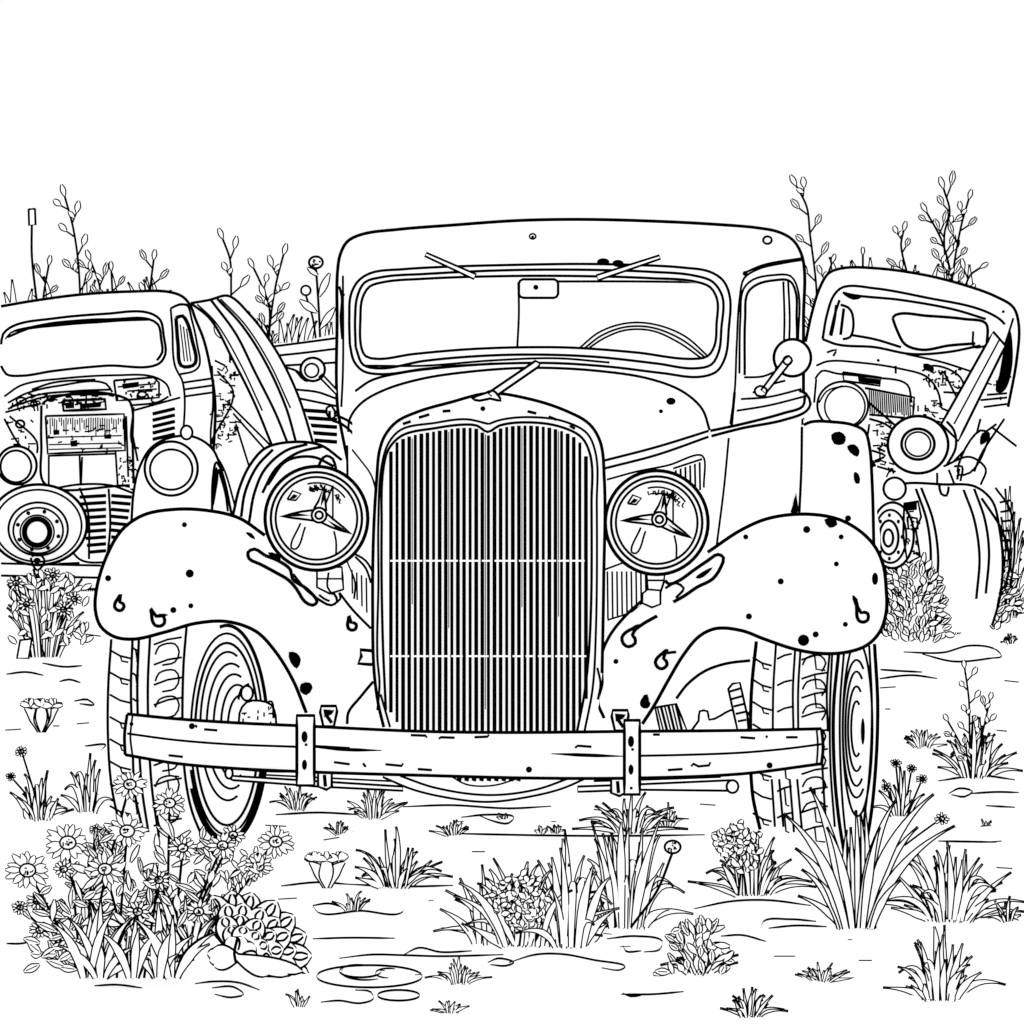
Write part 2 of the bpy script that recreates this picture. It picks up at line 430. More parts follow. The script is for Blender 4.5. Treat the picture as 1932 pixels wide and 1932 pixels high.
m.L("660,1040 690,1058 704,1080",4);m.L("670,1050 690,1072 700,1100",4)
m.done()
m=M('side_mirror',truck,lambda u,v:5.4)
m.disc(590,697,23,22,4.5);m.ring(588,699,13,13,3.6)
m.relief("602,711 608,706 636,736 634,744",w=3.6,sm=False,thick=.02);m.done()
m=M('side_mirror_right',truck,lambda u,v:5.4)
m.disc(1495,675,35,35,5)
m.relief("1480,677 1488,671 1495,680 1445,742 1436,736",f=lambda u,v:5.3,w=4,sm=False,thick=.02);m.ring(1486,680,8,8,3.6,f=5.29)
m.relief("1424,735 1434,728 1446,734 1444,746 1428,746",f=lambda u,v:5.3,w=4,thick=.02);m.done()

def fw(u,v): return 4.34+.08*((v-1400)/200)**2+ (.08*max(0,(u-350)/150))
m=M('front_wheel',truck,fw,off=.018)
m.relief("205,1195 203,1300 204,1400 210,1480 225,1545 250,1575 300,1590 345,1592 400,1596 440,1578 475,1535 495,1470 506,1380 505,1290 495,1215 470,1160 400,1150 300,1160",thick=.35,inset=.1,step=24)
m.LL("""
210,1206 204,1300 204,1400 210,1480 224,1552
250,1206 247,1300 250,1400 255,1500 268,1560
262,1206 259,1300 262,1400 268,1490 280,1570
283,1202 279,1290 281,1400 287,1490 300,1580
352,1182 346,1260 345,1400 350,1470 362,1530 384,1585
""",4.5)
m.L(ell(428,1385,77,205,40,-100,150),6)
m.ring(428,1385,68,190,4,);m.ring(428,1385,60,172,4.5)
for k,(rx,ry) in enumerate(((52,140),(46,118),(39,98),(31,78),(24,58))): m.L(ell(430+k*6,1370,rx,ry,26,70,290),4)
m.L(ell(428,1385,72,198,40,20,160),5)
def treads(m,cols,v0,v1,dv,sl):
    for (a,b) in cols:
        v=v0+R(0,10)
        while v<v1:
            m.L([(a,v),((a+b)/2,v+sl*.7),(b,v+sl)],3.6,sm=False)
            if R(0,1)<.6: m.L([((a+b)/2,v+sl*.7),((a+b)/2+3,v+dv*.5),(b-5,v+dv*.55)],3.2,sm=False)
            v+=dv
treads(m,[(207,247)],1225,1540,42,16);treads(m,[(290,343)],1210,1570,38,-14);treads(m,[(250,262)],1220,1560,48,6)
for k in range(7):
    v=1235+k*50; m.L([(293,v),(300,v-15),(330,v-20),(338,v-5),(330,v+14),(306,v+20)],3.4)
m.done()
m=M('wheel_hub',truck,lambda u,v:4.29)
m.relief("452,1345 465,1325 490,1322 512,1330 520,1350 518,1375 455,1375",w=4,thick=.08)
m.disc(466,1308,11,14,4,f=4.26);m.L("470,1290 455,1300 450,1320",4);jag(m,455,1330,512,1362,9,3,12,f=4.28);m.L("505,1325 512,1323 516,1355",4);m.done()
def fw2(u,v): return 4.3+.08*((v-1400)/200)**2+ (.12*max(0,(u-1575)/80))
m=M('front_wheel_right',truck,fw2,off=.018)
m.relief("1425,1200 1418,1300 1416,1400 1420,1500 1434,1565 1500,1590 1560,1600 1600,1625 1625,1625 1640,1560 1652,1450 1656,1330 1650,1200",thick=.35,inset=.1,step=24)
m.LL("""
1427,1210 1418,1300 1416,1400 1420,1500 1434,1565
1650,1215 1656,1330 1652,1450 1640,1560 1622,1640
1582,1234 1573,1330 1574,1450 1582,1540 1598,1640
""",6)
m.LL("""
1464,1216 1459,1300 1458,1380
1500,1228 1496,1300 1497,1380
1510,1230 1506,1300 1506,1380
1565,1234 1560,1300 1562,1380
1570,1234 1566,1330 1567,1450 1575,1560
1456,1470 1462,1560
1470,1470 1478,1560
1490,1470 1498,1570
1504,1470 1514,1575
1551,1440 1560,1560 1566,1590
1640,1218 1645,1330 1641,1450 1628,1560 1612,1640
1592,1234 1585,1330 1586,1450 1594,1560 1606,1640
""",4)
for rx,ry in ((26,130),(21,108),(16,80),(10,52)): m.L(ell(1616,1375,rx,ry,26,60,300),4)
m.ring(1618,1375,28,165,4);m.spot(1628,1380,4,26)
treads(m,[(1420,1456)],1235,1550,42,16);treads(m,[(1512,1562)],1235,1570,36,-12);treads(m,[(1466,1494)],1240,1560,50,-10)
for k in range(7):
    v=1255+k*46;m.L([(1514,v),(1522,v-14),(1548,v-18),(1558,v-4),(1550,v+12)],3.4)
m.done()
m=M('chassis',truck,lambda u,v:4.62)
m.relief("1268,1330 1290,1300 1330,1268 1418,1246 1418,1290 1400,1440 1240,1440",thick=.1)
m.LL("""
1276,1318 1296,1292 1330,1266 1370,1252 1418,1246
1210,1350 1240,1310 1268,1265
""",5)
m.relief("1300,1385 1318,1360 1320,1342 1335,1342 1338,1358 1360,1350 1378,1340 1412,1345 1414,1440 1300,1440",f=4.58,w=4,thick=.05)
m.relief("1374,1300 1382,1290 1396,1288 1410,1350 1412,1380 1392,1380",f=4.55,w=4,thick=.05,sm=False)
for i in range(5): m.L([(1376+i*4,1305+i*14),(1400+i*2,1298+i*15)],4,f=4.54)
m.relief("1236,1335 1276,1328 1296,1378 1246,1382",f=4.55,w=4,thick=.05,sm=False)
for i in range(6): m.L([(1240+i*7,1334-i),(1252+i*7,1380)],4.5 if i%2 else 3,f=4.54)
for t in ("430,1450 440,1464 600,1474 760,1484 760,1492 600,1484 440,1472 426,1465","1090,1484 1200,1480 1380,1472 1390,1482 1384,1492 1200,1490 1090,1494"):
    m.relief(t,f=4.2,w=4,thick=.04,inset=.02,sm=False)
m.LL("500,1462 620,1468 740,1474\n1120,1474 1250,1470 1360,1466",3.4,f=4.18)
m.disc(1382,1484,11,12,4,f=4.15);m.disc(432,1459,7,10,4,f=4.15);m.done()
def fb(u,v): return 3.86+.1*((u-900)/660)**2+.03*((v-1415)/50)**2
m=M('bumper',truck,fb,off=.01)
bt="240,1347 330,1356 450,1364 560,1369 800,1380 960,1382 1180,1380 1400,1378 1550,1375"
bb="1550,1441 1400,1460 1200,1468 1000,1468 800,1463 600,1457 430,1449 330,1440 236,1424"
m.relief(lin(T(bt),False,20)+lin(T(bb),False,20),thick=.04,inset=.02,sm=False)
m.L(bt,5.5);m.L(bb,5.5);m.L("240,1347 235,1385 236,1424",5.5);m.L("1550,1375 1553,1410 1550,1441",5.5);m.L("250,1350 246,1390 250,1426",3.5);m.L("1541,1378 1543,1405 1541,1440",3.5)
m.LL("""
240,1384 330,1396 430,1404 560,1409
1207,1426 1300,1424 1400,1420 1480,1413 1550,1404
430,1449 500,1455 560,1456
""",4)
m.L("593,1410 650,1414 720,1416",6,taper=True);m.L("1040,1422 1110,1425 1178,1427",6,taper=True);m.L("593,1408 660,1412",5)
for a in ("775,1387 803,1388 805,1392","828,1394 832,1391 858,1392","895,1391 920,1390 922,1386","1085,1411 1090,1407 1116,1409","1232,1386 1245,1386","1397,1391 1425,1393","1445,1392 1448,1388","1483,1391 1505,1391","1260,1453 1288,1451","1304,1446 1308,1441 1318,1446 1338,1444 1340,1438","727,1442 758,1445 760,1440","685,1440 690,1447","630,1438 660,1442","788,1451 815,1453","318,1425 345,1428","385,1376 410,1378","372,1372 368,1368"): m.L(a,4.4,sm=False)
for a in ((362,1370,6),(248,1366,4),(998,1452,6),(1452,1444,6)): m.spot(*a)
m.done()
m=M('bumper_clamps',truck,lambda u,v:3.81,off=.008)
for (a,b,c,d) in ((560,1350,593,1482),(1178,1359,1207,1499)):
    m.relief([(a,b),(c,b),(c,d),(a,d)],thick=.04,w=5.5,sm=False,inset=.02)
    m.spot((a+c)/2-2,b+40,6,11);m.spot((a+c)/2-2,b+93,5,10);m.spot((a+c)/2+1,b+55,3)
m.spot(1191,1487,3)
for (u,v) in ((620,1350),(1170,1358)):
    m.relief([(u-14,v-18),(u+14,v-18),(u+16,v-8),(u+10,v+20),(u-10,v+20),(u-16,v-6)],f=4.05,w=5,sm=False,thick=.05)
    m.blob([(u-10,v-12),(u+11,v-10),(u+6,v-2),(u-8,v+4)],f=4.05,sm=False);m.L([(u-4,v),(u+6,v+14)],6,f=4.04)
for (u,v) in ((612,1472),(1165,1484)):
    m.relief([(u-12,v-18),(u+14,v-18),(u+14,v+12),(u+4,v+18),(u-12,v+12)],f=4.05,w=5,sm=False,thick=.05);m.L([(u,v-10),(u+2,v+12)],6,f=4.04)
m.done()

# ============================================================ LEFT WRECK
lt=empty('derelict_truck')
fl=lambda u,v:8.0+(max(0,u-320)/90)*.5
m=M('cab',lt,fl,off=.05)
m.relief("2,578 60,568 150,556 250,550 320,551 345,560 360,578 368,600 384,640 398,700 406,760 404,850 430,980 250,1090 2,1100",thick=.4,inset=.03,step=18)
m.L("2,578 60,568 150,556 250,550 320,551 345,560 360,578 368,600 384,640 398,700 406,760 403,850",5)
m.LL("""
2,650 6,630 25,615 100,601 200,592 280,590 302,603 309,635 312,668 300,686 200,690 100,700 40,709 12,706 2,690
14,636 60,618 130,608 220,602 280,602 298,612 304,640 306,665 296,680
322,582 340,574 356,576
""",4.5)
m.L("10,640 20,628 60,618 130,609 220,604 280,604",9,taper=True)
m.LL("""
322,582 325,620 330,690 345,722 345,840
340,575 352,575 362,604 372,650 376,690 366,700 340,706
345,722 400,714
346,735 402,727
348,748 404,740
8,748 40,727 120,714 220,708 290,711 315,726 322,748
15,772 60,748 140,738 210,735
10,778 60,765 76,762
250,775 340,750
250,820 260,870
8,790 30,830 50,855
18,785 70,835 70,855
15,760 50,742 110,728 200,724 212,740
20,768 90,748 205,744
60,735 100,722 180,716
245,765 300,758 318,748
252,768 252,842 262,846
""",3.8)
m.L("332,600 344,596 352,606 362,640 368,686 356,692 342,690 336,650 332,600",6.5)
for i in range(3): m.L([(340+i*6,612+i*4),(348+i*6,682)],2.4)
m.L("215,718 290,712 300,722 300,750 220,756 215,718",4,sm=False);m.L("222,730 292,724",3);m.L("240,738 296,734",3)
jag(m,218,718,295,748,22,3.4,12);jag(m,20,742,205,768,54,3,14);jag(m,14,792,60,845,10,3,16)
m.blob("230,724 262,720 262,730 232,734",sm=False);m.ring(38,800,8,7,4)
for a in ((40,756,9,6),(96,752,7,5),(64,762,6,4),(268,744,8,5)): m.ring(a[0],a[1],a[2],a[3],3.4)
m.L("80,762 90,754 240,753 247,762 250,830 252,912",4.5);m.L("78,765 78,840 84,912 245,916",4.5)
m.L("118,756 198,753 200,772 120,775 118,756",5,sm=False);m.blob("122,760 140,758 140,770 124,771",sm=False);m.blob("150,762 192,758 190,768 152,771",sm=False)
m.L("86,785 234,781 236,850 90,856 86,785",3.8,sm=False)
for i in range(34): 
    x=90+i*4.3; m.L([(x,R(787,792)),(x+R(-1,1),R(795,822))],2.0,sm=False)
for v in (822,836,845): m.L([(92,v+3),(230,v)],2.4,sm=False)
jag(m,92,802,228,846,30,2.8,12);m.blob("132,832 146,830 146,842 134,843",sm=False);m.blob("100,812 112,811 112,820 101,821",sm=False);m.blob("196,820 210,819 210,828 197,828",sm=False)
m.LL("""
92,858 92,914
150,856 152,915
155,862 153,912
218,852 222,915
92,860 220,856
238,785 242,900
""",3.6)
for i in range(5): m.L([(288,784+i*12-3),(330,776+i*12-5)],6,sm=False,taper=False)
jag(m,225,860,250,925,26,2.8,10)
m.LL("""
100,922 150,914 210,916 250,930
120,925 118,990 150,1055 225,1060
205,922 208,990 202,1055
150,920 165,960 168,1055
""",4)
for i in range(9):
    m.L([(150+i*2,938+i*13),(200,935+i*13)],6,sm=False);m.L([(210,935+i*13),(248-i*2,938+i*13)],6,sm=False)
m.done()
m=M('front_fender',lt,lambda u,v:7.8,off=.03)
m.relief("248,985 252,930 262,885 285,845 320,826 365,824 400,846 420,895 440,985 330,1080 240,1070",thick=.3)
m.LL("248,985 252,930 262,885 285,845 320,826 365,824 400,846 420,895 438,975\n400,965 402,900 408,872 420,890",4.5)
m.blob("408,880 412,890 408,930 403,955 402,930 404,895");m.L("412,885 425,930 430,965",4);m.done()
m=M('headlights',lt,lambda u,v:7.65,off=.03)
m.disc(323,884,50,51,4.5,thick=.15);m.ring(323,886,40,38,4);m.disc(352,816,11,13,4)
m.disc(32,878,37,36,4.5,thick=.15);m.ring(30,880,29,30,4);m.done()
m=M('bumper',lt,lambda u,v:7.6,off=.03)
m.relief("2,1062 190,1066 188,1112 2,1118",w=0,thick=.1,sm=False)
m.LL("2,1063 190,1067\n2,1086 188,1090\n75,1108 185,1112\n110,1064 150,1062",4)
for i in range(26): m.L([(80+i*4,1109),(78+i*4,1116)],2.4)
m.done()
w_=empty('loose_wheel')
m=M('tire',w_,lambda u,v:7.4,off=.02)
m.disc(72,990,92,76,5,thick=.2);m.ring(72,992,82,68,3.6);m.ring(72,998,56,50,4);m.ring(72,1001,47,43,3.6);m.L(ell(70,1004,24,25),9,True);m.ring(70,1004,32,32,3)
for i in range(8):
    a=i*math.pi/4+.3;m.spot(72+40*math.cos(a),1001+37*math.sin(a),4)
m.L("60,1050 68,1046 80,1050 84,1060 70,1076 62,1066 58,1052",4);m.spot(70,1058,7,6);m.done()

s_=empty('discarded_fender')
m=M('fender_strip',s_,lambda u,v:7.7,off=.03)
m.relief("360,572 395,566 430,558 470,592 520,660 560,740 590,845 530,850 500,790 440,680 395,600",thick=.15,inset=.02)
m.LL("""
360,572 395,600 440,680 480,760 515,845
360,572 395,566 430,558 470,592 520,660 560,740 595,850
410,564 455,612 500,682 540,770 560,840
398,566 445,630 480,700 520,780 545,842
""",4.6)
m.LL("416,564 462,612 508,684 548,770\n372,574 405,606 450,680 495,775",3)
m.done()
m=M('debris',s_,lambda u,v:8.45,off=.03)
m.relief("380,660 440,690 520,840 450,1000 404,960",thick=.1)
m.LL("400,690 402,760 398,840 438,975\n410,700 440,740 400,830\n430,760 520,850\n445,800 470,880\n440,780 500,848\n405,680 425,690\n400,850 420,880 445,960",3.6)
jag(m,398,690,445,840,60,2.8,14);m.done()
c_=empty('derelict_sedan')
m=M('body',c_,lambda u,v:9.2,off=.03)
m.relief("505,655 560,646 660,636 660,900 560,900 520,700",thick=.3,inset=.02)
m.LL("505,655 560,648 634,638\n512,672 570,666 634,658\n525,690 560,700 575,712\n530,690 634,684\n560,735 600,740 634,752\n566,752 634,766\n560,700 568,712 580,720 565,700",4)
m.blob("556,700 578,704 590,716 572,714")
for i in range(5): m.L([(572+i*3,774+i*14),(636,778+i*14)],6.5,sm=False)
m.L("500,655 530,710 570,790",4);m.done()

# ============================================================ RIGHT WRECK
rt=empty('derelict_truck.001')
m=M('cab',rt,lambda u,v:8.9,off=.04)
m.relief("1518,640 1532,590 1548,540 1564,515 1590,506 1650,506 1740,518 1820,538 1880,560 1912,580 1922,612 1918,680 1904,765 1885,800 1870,900 1700,930 1530,830 1518,700",thick=.5,inset=.03)
m.L("1520,645 1532,590 1548,540 1564,515 1590,506 1650,506 1740,518 1820,538 1880,560 1912,580 1922,612 1918,680 1902,768",5)
m.LL("""
1552,640 1560,595 1574,556 1590,542 1650,544 1750,562 1850,584 1886,602 1896,612
1552,640 1580,650 1650,655 1720,668 1790,664 1850,652
1566,632 1576,590 1584,566
1586,575 1600,580 1608,592 1604,636 1590,640
1590,552 1606,556 1700,566 1800,584 1860,602
1606,632 1650,640 1700,655
""",4.5)
m.L("1578,575 1574,605 1568,634",5);m.L("1592,582 1586,632",5);m.blob("1590,554 1612,556 1625,562 1610,566")
m.L("1684,600 1690,594 1750,596 1820,602 1860,610 1862,652",5);m.L("1684,600 1692,622 1708,650 1740,660 1790,652 1840,648",5);m.L("1836,625 1838,655 1862,652",4)
m.LL("""
1560,665 1578,660 1572,672
1540,690 1560,682 1620,684 1700,696 1750,712 1770,740 1776,770
1538,715 1550,700 1580,705 1650,712 1712,726 1720,760
1540,715 1536,760
1710,668 1780,684 1830,700
1690,690 1690,705
1776,770 1800,780
1780,700 1810,760
1740,700 1760,690 1812,712 1818,738 1780,740
1850,755 1900,750
1862,745 1900,742
1856,768 1902,762
1912,600 1900,640 1885,720
1700,790 1712,805 1690,820
1640,800 1636,850 1652,880
1655,880 1690,890
""",3.8)
m.blob("1905,622 1910,690 1892,740 1880,740 1890,690 1894,650");m.blob("1618,710 1662,716 1660,726 1620,720",sm=False);m.L("1590,702 1662,712 1660,728 1592,718 1590,702",3.6,sm=False)
for i in range(20): m.L([(1640+i*4,736+i*.8),(1642+i*4,778+R(0,8))],2.4,sm=False)
m.L("1632,732 1725,750 1722,790 1640,782",4,sm=False)
jag(m,1742,696,1810,733,30,3.2,12);jag(m,1725,740,1772,820,28,3,15);jag(m,1645,792,1690,900,30,3,15);jag(m,1850,705,1900,765,6,3,14)
m.spot(1657,680,3);m.spot(1893,588,3);m.blob("1742,686 1760,690 1762,700 1744,698")
m.disc(1590,765,48,45,4,f=8.75,thick=.05);m.ring(1594,767,38,38,3.2,f=8.74);m.L("1545,760 1560,738 1590,728",3,f=8.74)
m.LL("1640,790 1670,800 1690,815\n1645,850 1670,860 1650,870\n1800,870 1840,830 1880,800\n1870,805 1918,842\n1850,790 1830,860 1805,900",4)
m.done()
m=M('wheel_parts',rt,lambda u,v:8.55,off=.03)
m.relief("1874,626 1897,652 1808,832 1776,800",w=4.5,sm=False,thick=.08)
m.L("1886,640 1800,800",3)
m.disc(1732,839,57,54,5,f=8.4,thick=.12);m.ring(1732,838,31,29,5,f=8.39);m.ring(1732,838,24,23,3.4,f=8.39)
m.L("1786,795 1800,812 1803,845 1786,878",4.5)
m.relief("1850,812 1866,818 1862,838 1830,892 1808,896",w=4,thick=.05);m.blob("1852,818 1864,814 1866,828 1850,840")
m.LL("1870,805 1918,842\n1895,790 1850,860 1838,890\n1780,880 1830,862 1860,885 1850,915\n1790,886 1800,912\n1810,884 1806,905\n1655,845 1670,852\n1640,760 1700,812\n1768,892 1772,930 1786,935 1792,925\n1800,880 1815,880 1812,908",4)
m.done()
b_=empty('rusty_barrel')
def fbar(u,v): return 7.9+.2*((v-1045)/140)**2
m=M('drum',b_,fbar,off=.04)
m.relief("1652,950 1665,925 1700,913 1780,914 1840,918 1872,945 1886,1000 1890,1060 1882,1130 1866,1182 1760,1190 1690,1180 1655,1120 1648,1030",thick=.4)
m.LL("""
1665,925 1700,913 1780,914 1840,918 1872,945 1886,1000 1892,1060 1886,1130 1872,1180
1738,920 1760,980 1770,1050 1764,1130
1728,922 1748,980 1756,1040 1752,1120
1818,924 1838,980 1848,1050 1842,1130
1838,922 1858,980 1866,1040 1860,1120
1852,940 1890,1000 1905,1060 1896,1110
1772,915 1776,932 1786,935 1790,918
""",4.6)
m.done()
# exposed brake drum and hub leaning on the barrel's near end
m=M('brake_drum',rt,lambda u,v:7.72,off=.02)
m.disc(1684,1010,40,62,4.5,thick=.15);m.ring(1680,1012,30,50,4);m.ring(1677,1014,18,32,4.4);m.ring(1676,1015,9,16,4.4)
for k in range(8):
    a=k*math.pi/4;m.spot(1678+24*math.cos(a),1013+41*math.sin(a),3.2,4)
m.relief("1706,950 1732,946 1738,975 1728,1000 1736,1050 1712,1062 1704,1010",w=4,thick=.06,sm=False,f=7.7)
m.L("1712,975 1730,978 1732,998 1714,998 1712,975",4,sm=False,f=7.69);m.blob("1704,948 1730,948 1730,962 1706,964",sm=False,f=7.69);jag(m,1708,965,1730,1048,16,3,10,f=7.69)
m.disc(1688,922,21,21,4.4,f=7.66)
m.done()
m=M('drum_rim',b_,lambda u,v:8.0,off=.02)
for k in range(9): m.L([(1886+k*1.5-(k>4)*(k-4)*3,948+k*18),(1906-(k>4)*(k-4)*3,944+k*19)],4)
m.L("1878,920 1905,960 1914,1040 1906,1110",4);m.done()

# ============================================================ VEGETATION
def tuft(name,u,v,w,h,n,bw=9,lw=2.5,par=None,dens=.34,yj=.05):
    y=gy(v);n=int(n*1.35)
    m=par or M(name,off=0)
    order=list(range(n));random.shuffle(order)
    for i in order:
        a=-1+2*(i+R(0,1))/n;bu=u+a*w*.5*dens
        hh=h*(1-.6*abs(a)**1.4)*random.choice([R(.3,.6),R(.6,1),R(.75,1)])
        tu=u+a*w*.5*R(.55,1.25)+R(-.06,.06)*w
        droop=R(0,1)<.16 and h>45
        if droop:
            tu=u+a*w*.62;m.blade(bu,v+R(-3,3),tu,v-hh*.55,bw*R(.7,1.1),y+R(-yj,yj),bend=0,lw=lw,up=1.7)
        else:
            m.blade(bu,v+R(-3,3)-abs(a)*2,tu,v-hh,bw*R(.6,1.25),y+R(-yj,yj),bend=R(-.05,.05)*w,lw=lw,dy=R(-.05,.05),up=R(.5,.95))
    if par is None: m.done()
    return m
G=[ (165,1533,90,145,11,9),(75,1548,125,125,15,8),(560,1528,90,58,16,5.5),(705,1545,120,66,20,6.5),(640,1575,60,30,10,4),(855,1578,80,34,13,4.5),
(950,1545,40,14,6,3.5),(1190,1572,180,90,24,8),(745,1676,180,125,26,10),(665,1718,85,42,10,5),(985,1785,280,200,32,14),(1075,1788,190,235,22,15),(1180,1752,230,250,26,15),
(920,1782,150,190,9,13),(1420,1690,200,135,30,10),(1790,1738,260,165,34,12),(1775,1888,200,150,30,12),(865,1857,110,52,18,6.5),(565,1899,55,46,7,6),(850,1912,85,30,12,5.5),(1415,1918,125,58,20,7),(1550,1852,115,42,18,6),
(1840,1468,150,120,24,9),(1740,1412,90,42,14,5),(1050,1572,50,22,8,3.5),(1860,1560,30,20,5,3),(1700,1540,100,110,10,7),(1800,1196,60,24,10,3.5),(1905,1215,40,22,9,3.5),(1260,1560,60,60,8,6),(1900,1740,60,60,8,7)]
for g in G: tuft('grass_tuft',g[0],g[1],g[2],g[3],g[4],g[5],lw=1.9 if g[5]<7 else 2.4)
for u,v,w,h,n in ((1900,1165,110,240,26),(1020,1573,30,18,6),(1905,1050,60,160,8)): tuft('grass_tuft',u,v,w,h,n,6,lw=2)
m=M('tall_grass_clump',off=0);y=gy(1752)
for i in range(9): m.blade(1585+i*8,1752,1590+i*6+R(-4,4),1752-R(110,230),11,y+R(-.02,.03),bend=R(-4,4))
for (bu,tu,tv_,w,b) in ((1590,1500,1600,20,0),(1585,1512,1640,17,0),(1600,1528,1485,21,-6),(1596,1478,1535,19,-4),(1630,1762,1498,23,0),(1635,1732,1560,20,6),(1640,1802,1558,17,0),(1622,1690,1510,20,2),(1608,1560,1560,17,-4),(1628,1660,1560,16,4),(1645,1725,1610,16,4),(1590,1545,1660,15,-4),(1588,1505,1690,14,-4),(1645,1700,1660,14,4)):
    m.blade(bu,1752,tu,tv_,w,y+R(-.07,-.01),bend=b,n=14,lw=2.8,up=.7)
m.done()
def weed(name,stem,y,ls=34,lw=11,step=26,side0=1,w=4):
    st=cr(T(stem),step=8);m=M(name,off=0)
    m.L(stem,w,f=y)
    acc=0;sd=side0
    for i in range(2,len(st)-2):
        acc+=math.hypot(st[i][0]-st[i-1][0],st[i][1]-st[i-1][1])
        if acc>step:
            acc=R(-4,6);sd=-sd
            du=st[i+1][0]-st[i][0];dv=st[i+1][1]-st[i][1];a=math.atan2(dv,du)+sd*R(.6,.9)
            u,v=st[i];k=ls*R(.8,1.3)
            u2,v2=u+math.cos(a)*k*.9,v+math.sin(a)*k*.9
            m.L([(u,v),(u2,v2)],w*.8,f=y)
            a+=-sd*.2
            m.leaf(u2,v2,u2+math.cos(a)*k*.95,v2+math.sin(a)*k*.95,lw,y-.01,2.4,rib=R(0,1)<.6)
            if R(0,1)<.3: m.leaf((u+u2)/2,(v+v2)/2,(u+u2)/2+math.cos(a-sd*.9)*k*.7,(v+v2)/2+math.sin(a-sd*.9)*k*.7,lw*.8,y-.012,2.2)
    a=math.atan2(st[-1][1]-st[-3][1],st[-1][0]-st[-3][0]);u,v=st[-1]
    m.leaf(u,v,u+math.cos(a)*ls,v+math.sin(a)*ls,lw*.9,y-.01,2.4)
    m.done();return m
Y=11.0
for st,ls in (("150,1065 152,640 148,500 138,430 122,370",32),("82,1065 80,640 82,560 92,500",26),("195,1065 195,640 188,540 170,490",28),("215,1065 214,600 212,550 210,510",24),
 ("282,1065 282,600 284,540 290,490",28),("434,900 434,640 436,540 434,490 420,450",30),("502,900 504,660 508,580 490,530 478,505",28),("508,900 506,660 512,590 522,530 535,480",30),
 ("1548,1065 1542,640 1540,540 1528,440 1522,390 1502,350",32),("1555,1065 1552,620 1556,540 1570,495",24),("1722,1065 1720,600 1712,520 1700,460 1705,435",26),
 ("1785,1065 1788,600 1786,520 1782,440 1792,400 1780,355",32),("1800,1065 1806,600 1795,520 1775,450 1748,400",28),("1815,1065 1815,600 1830,520 1850,505",24),("1784,1065 1790,600 1800,500 1815,420 1828,375",26),("1628,1065 1628,560 1628,500 1628,480",20)):
    weed('tall_weed',st,Y+R(-.4,.4),lw=ls*.3,step=27,side0=random.choice([-1,1]),ls=ls*.72,w=3.6)
m=M('wild_grass',off=0)
for (a,b,v,h,n) in ((25,320,575,60,17),(500,632,660,70,13),(1570,1640,510,28,5),(1680,1840,540,45,8)):
    for i in range(n):
        u=R(a,b);hh=h*R(.3,1);du=R(-26,26)
        m.blade(u,v+60,u+du,v-hh,12,11.3+R(-.1,.1),bend=R(-4,4),lw=2.2,n=12)
m.done()
m=M('wild_flower',off=0);y=10.6
m.L("78,1060 72,600 60,480 60,425",4,f=y);m.relief("54,395 66,394 67,424 55,425",f=y-.02,w=4,sm=False,thick=.02);
m.done()
m=M('wild_flower',off=0);m.L("606,900 604,640 600,560 596,505",4,f=y);m.disc(596,495,13,11,4,f=y-.02);jag(m,588,488,602,500,7,3,7,f=y-.04)
m.disc(577,548,9,9,3.6,f=y-.02);m.L("577,557 590,600 600,680",3.6,f=y);m.leaf(598,590,565,566,13,y-.02);m.leaf(602,560,622,515,12,y-.02);m.leaf(604,620,632,580,12,y-.02);m.leaf(600,520,580,505,8,y-.02);m.done()

def daisy(m,u,v,r,y,n=13,sq=.85,rot=0):
    for i in range(n):
        a=rot+i*2*math.pi/n+R(-.1,.1)
        rr=r*R(.85,1.15)
        m.leaf(u+r*.25*math.cos(a),v+r*.25*sq*math.sin(a),u+rr*math.cos(a),v+rr*sq*math.sin(a),r*.27,y-R(.001,.02),2.2,n=6)
    m.disc(u,v,r*.36,r*.3,3.2,f=y-.03,thick=.01);jag(m,u-r*.25,v-r*.15,u+r*.12,v+r*.12,7,2.6,r*.2,f=y-.034)
y0=gy(1845)
m=M('daisy_plant',off=0)
heads=[(128,1590,42),(52,1642,42),(240,1568,38),(198,1640,36),(520,1588,34),(245,1480,32),(320,1515,30),(345,1600,26),(120,1640,20),(70,1700,20),(38,1712,16),(180,1565,12),(488,1635,28),(420,1595,28),(75,1755,20),(375,1720,26),(440,1575,22),(330,1780,18),(300,1660,22),(260,1720,24)]
for i,(u,v,r) in enumerate(heads):
    bu=200+R(-60,60) if u<300 else 300+R(-40,40)
    if u>400: bu=330
    y=y0-.05+R(0,.12)
    m.L([(bu,1845),(bu*.55+u*.45,1845*.5+v*.5+R(-10,10)),(u,v)],4.5,f=y)
    for k in range(4):
        t=R(.15,.85);lu=bu+(u-bu)*t;lv=1845+(v-1845)*t
        a=R(-2.9,-.2);k2=R(26,46);m.leaf(lu,lv,lu+math.cos(a)*k2,lv+math.sin(a)*k2,R(9,14),y-.01,2.5,rib=R(0,1)<.5)
    daisy(m,u,v,r,y-.03,n=16 if r>25 else 11,rot=R(0,1))
for i in range(190):
    u=R(95,410);v=R(1580,1825);a=R(-2.8,-.3);k=R(22,44)
    if u>345 and v>1700: continue
    if u<150 and v<1680: continue
    m.leaf(u,v,u+math.cos(a)*k,v+math.sin(a)*k,R(7,13),y0-.02+R(-.05,.12),2.5,rib=R(0,1)<.6)
for i in range(46):
    u=R(380,500);v=1590+(u-380)*.1+R(0,90);a=R(-2.8,-.3);k=R(14,26)
    m.leaf(u,v,u+math.cos(a)*k,v+math.sin(a)*k,7,y0+R(-.05,.1),2.2)
m.done()
m=M('broad_leaf_plant',off=0)
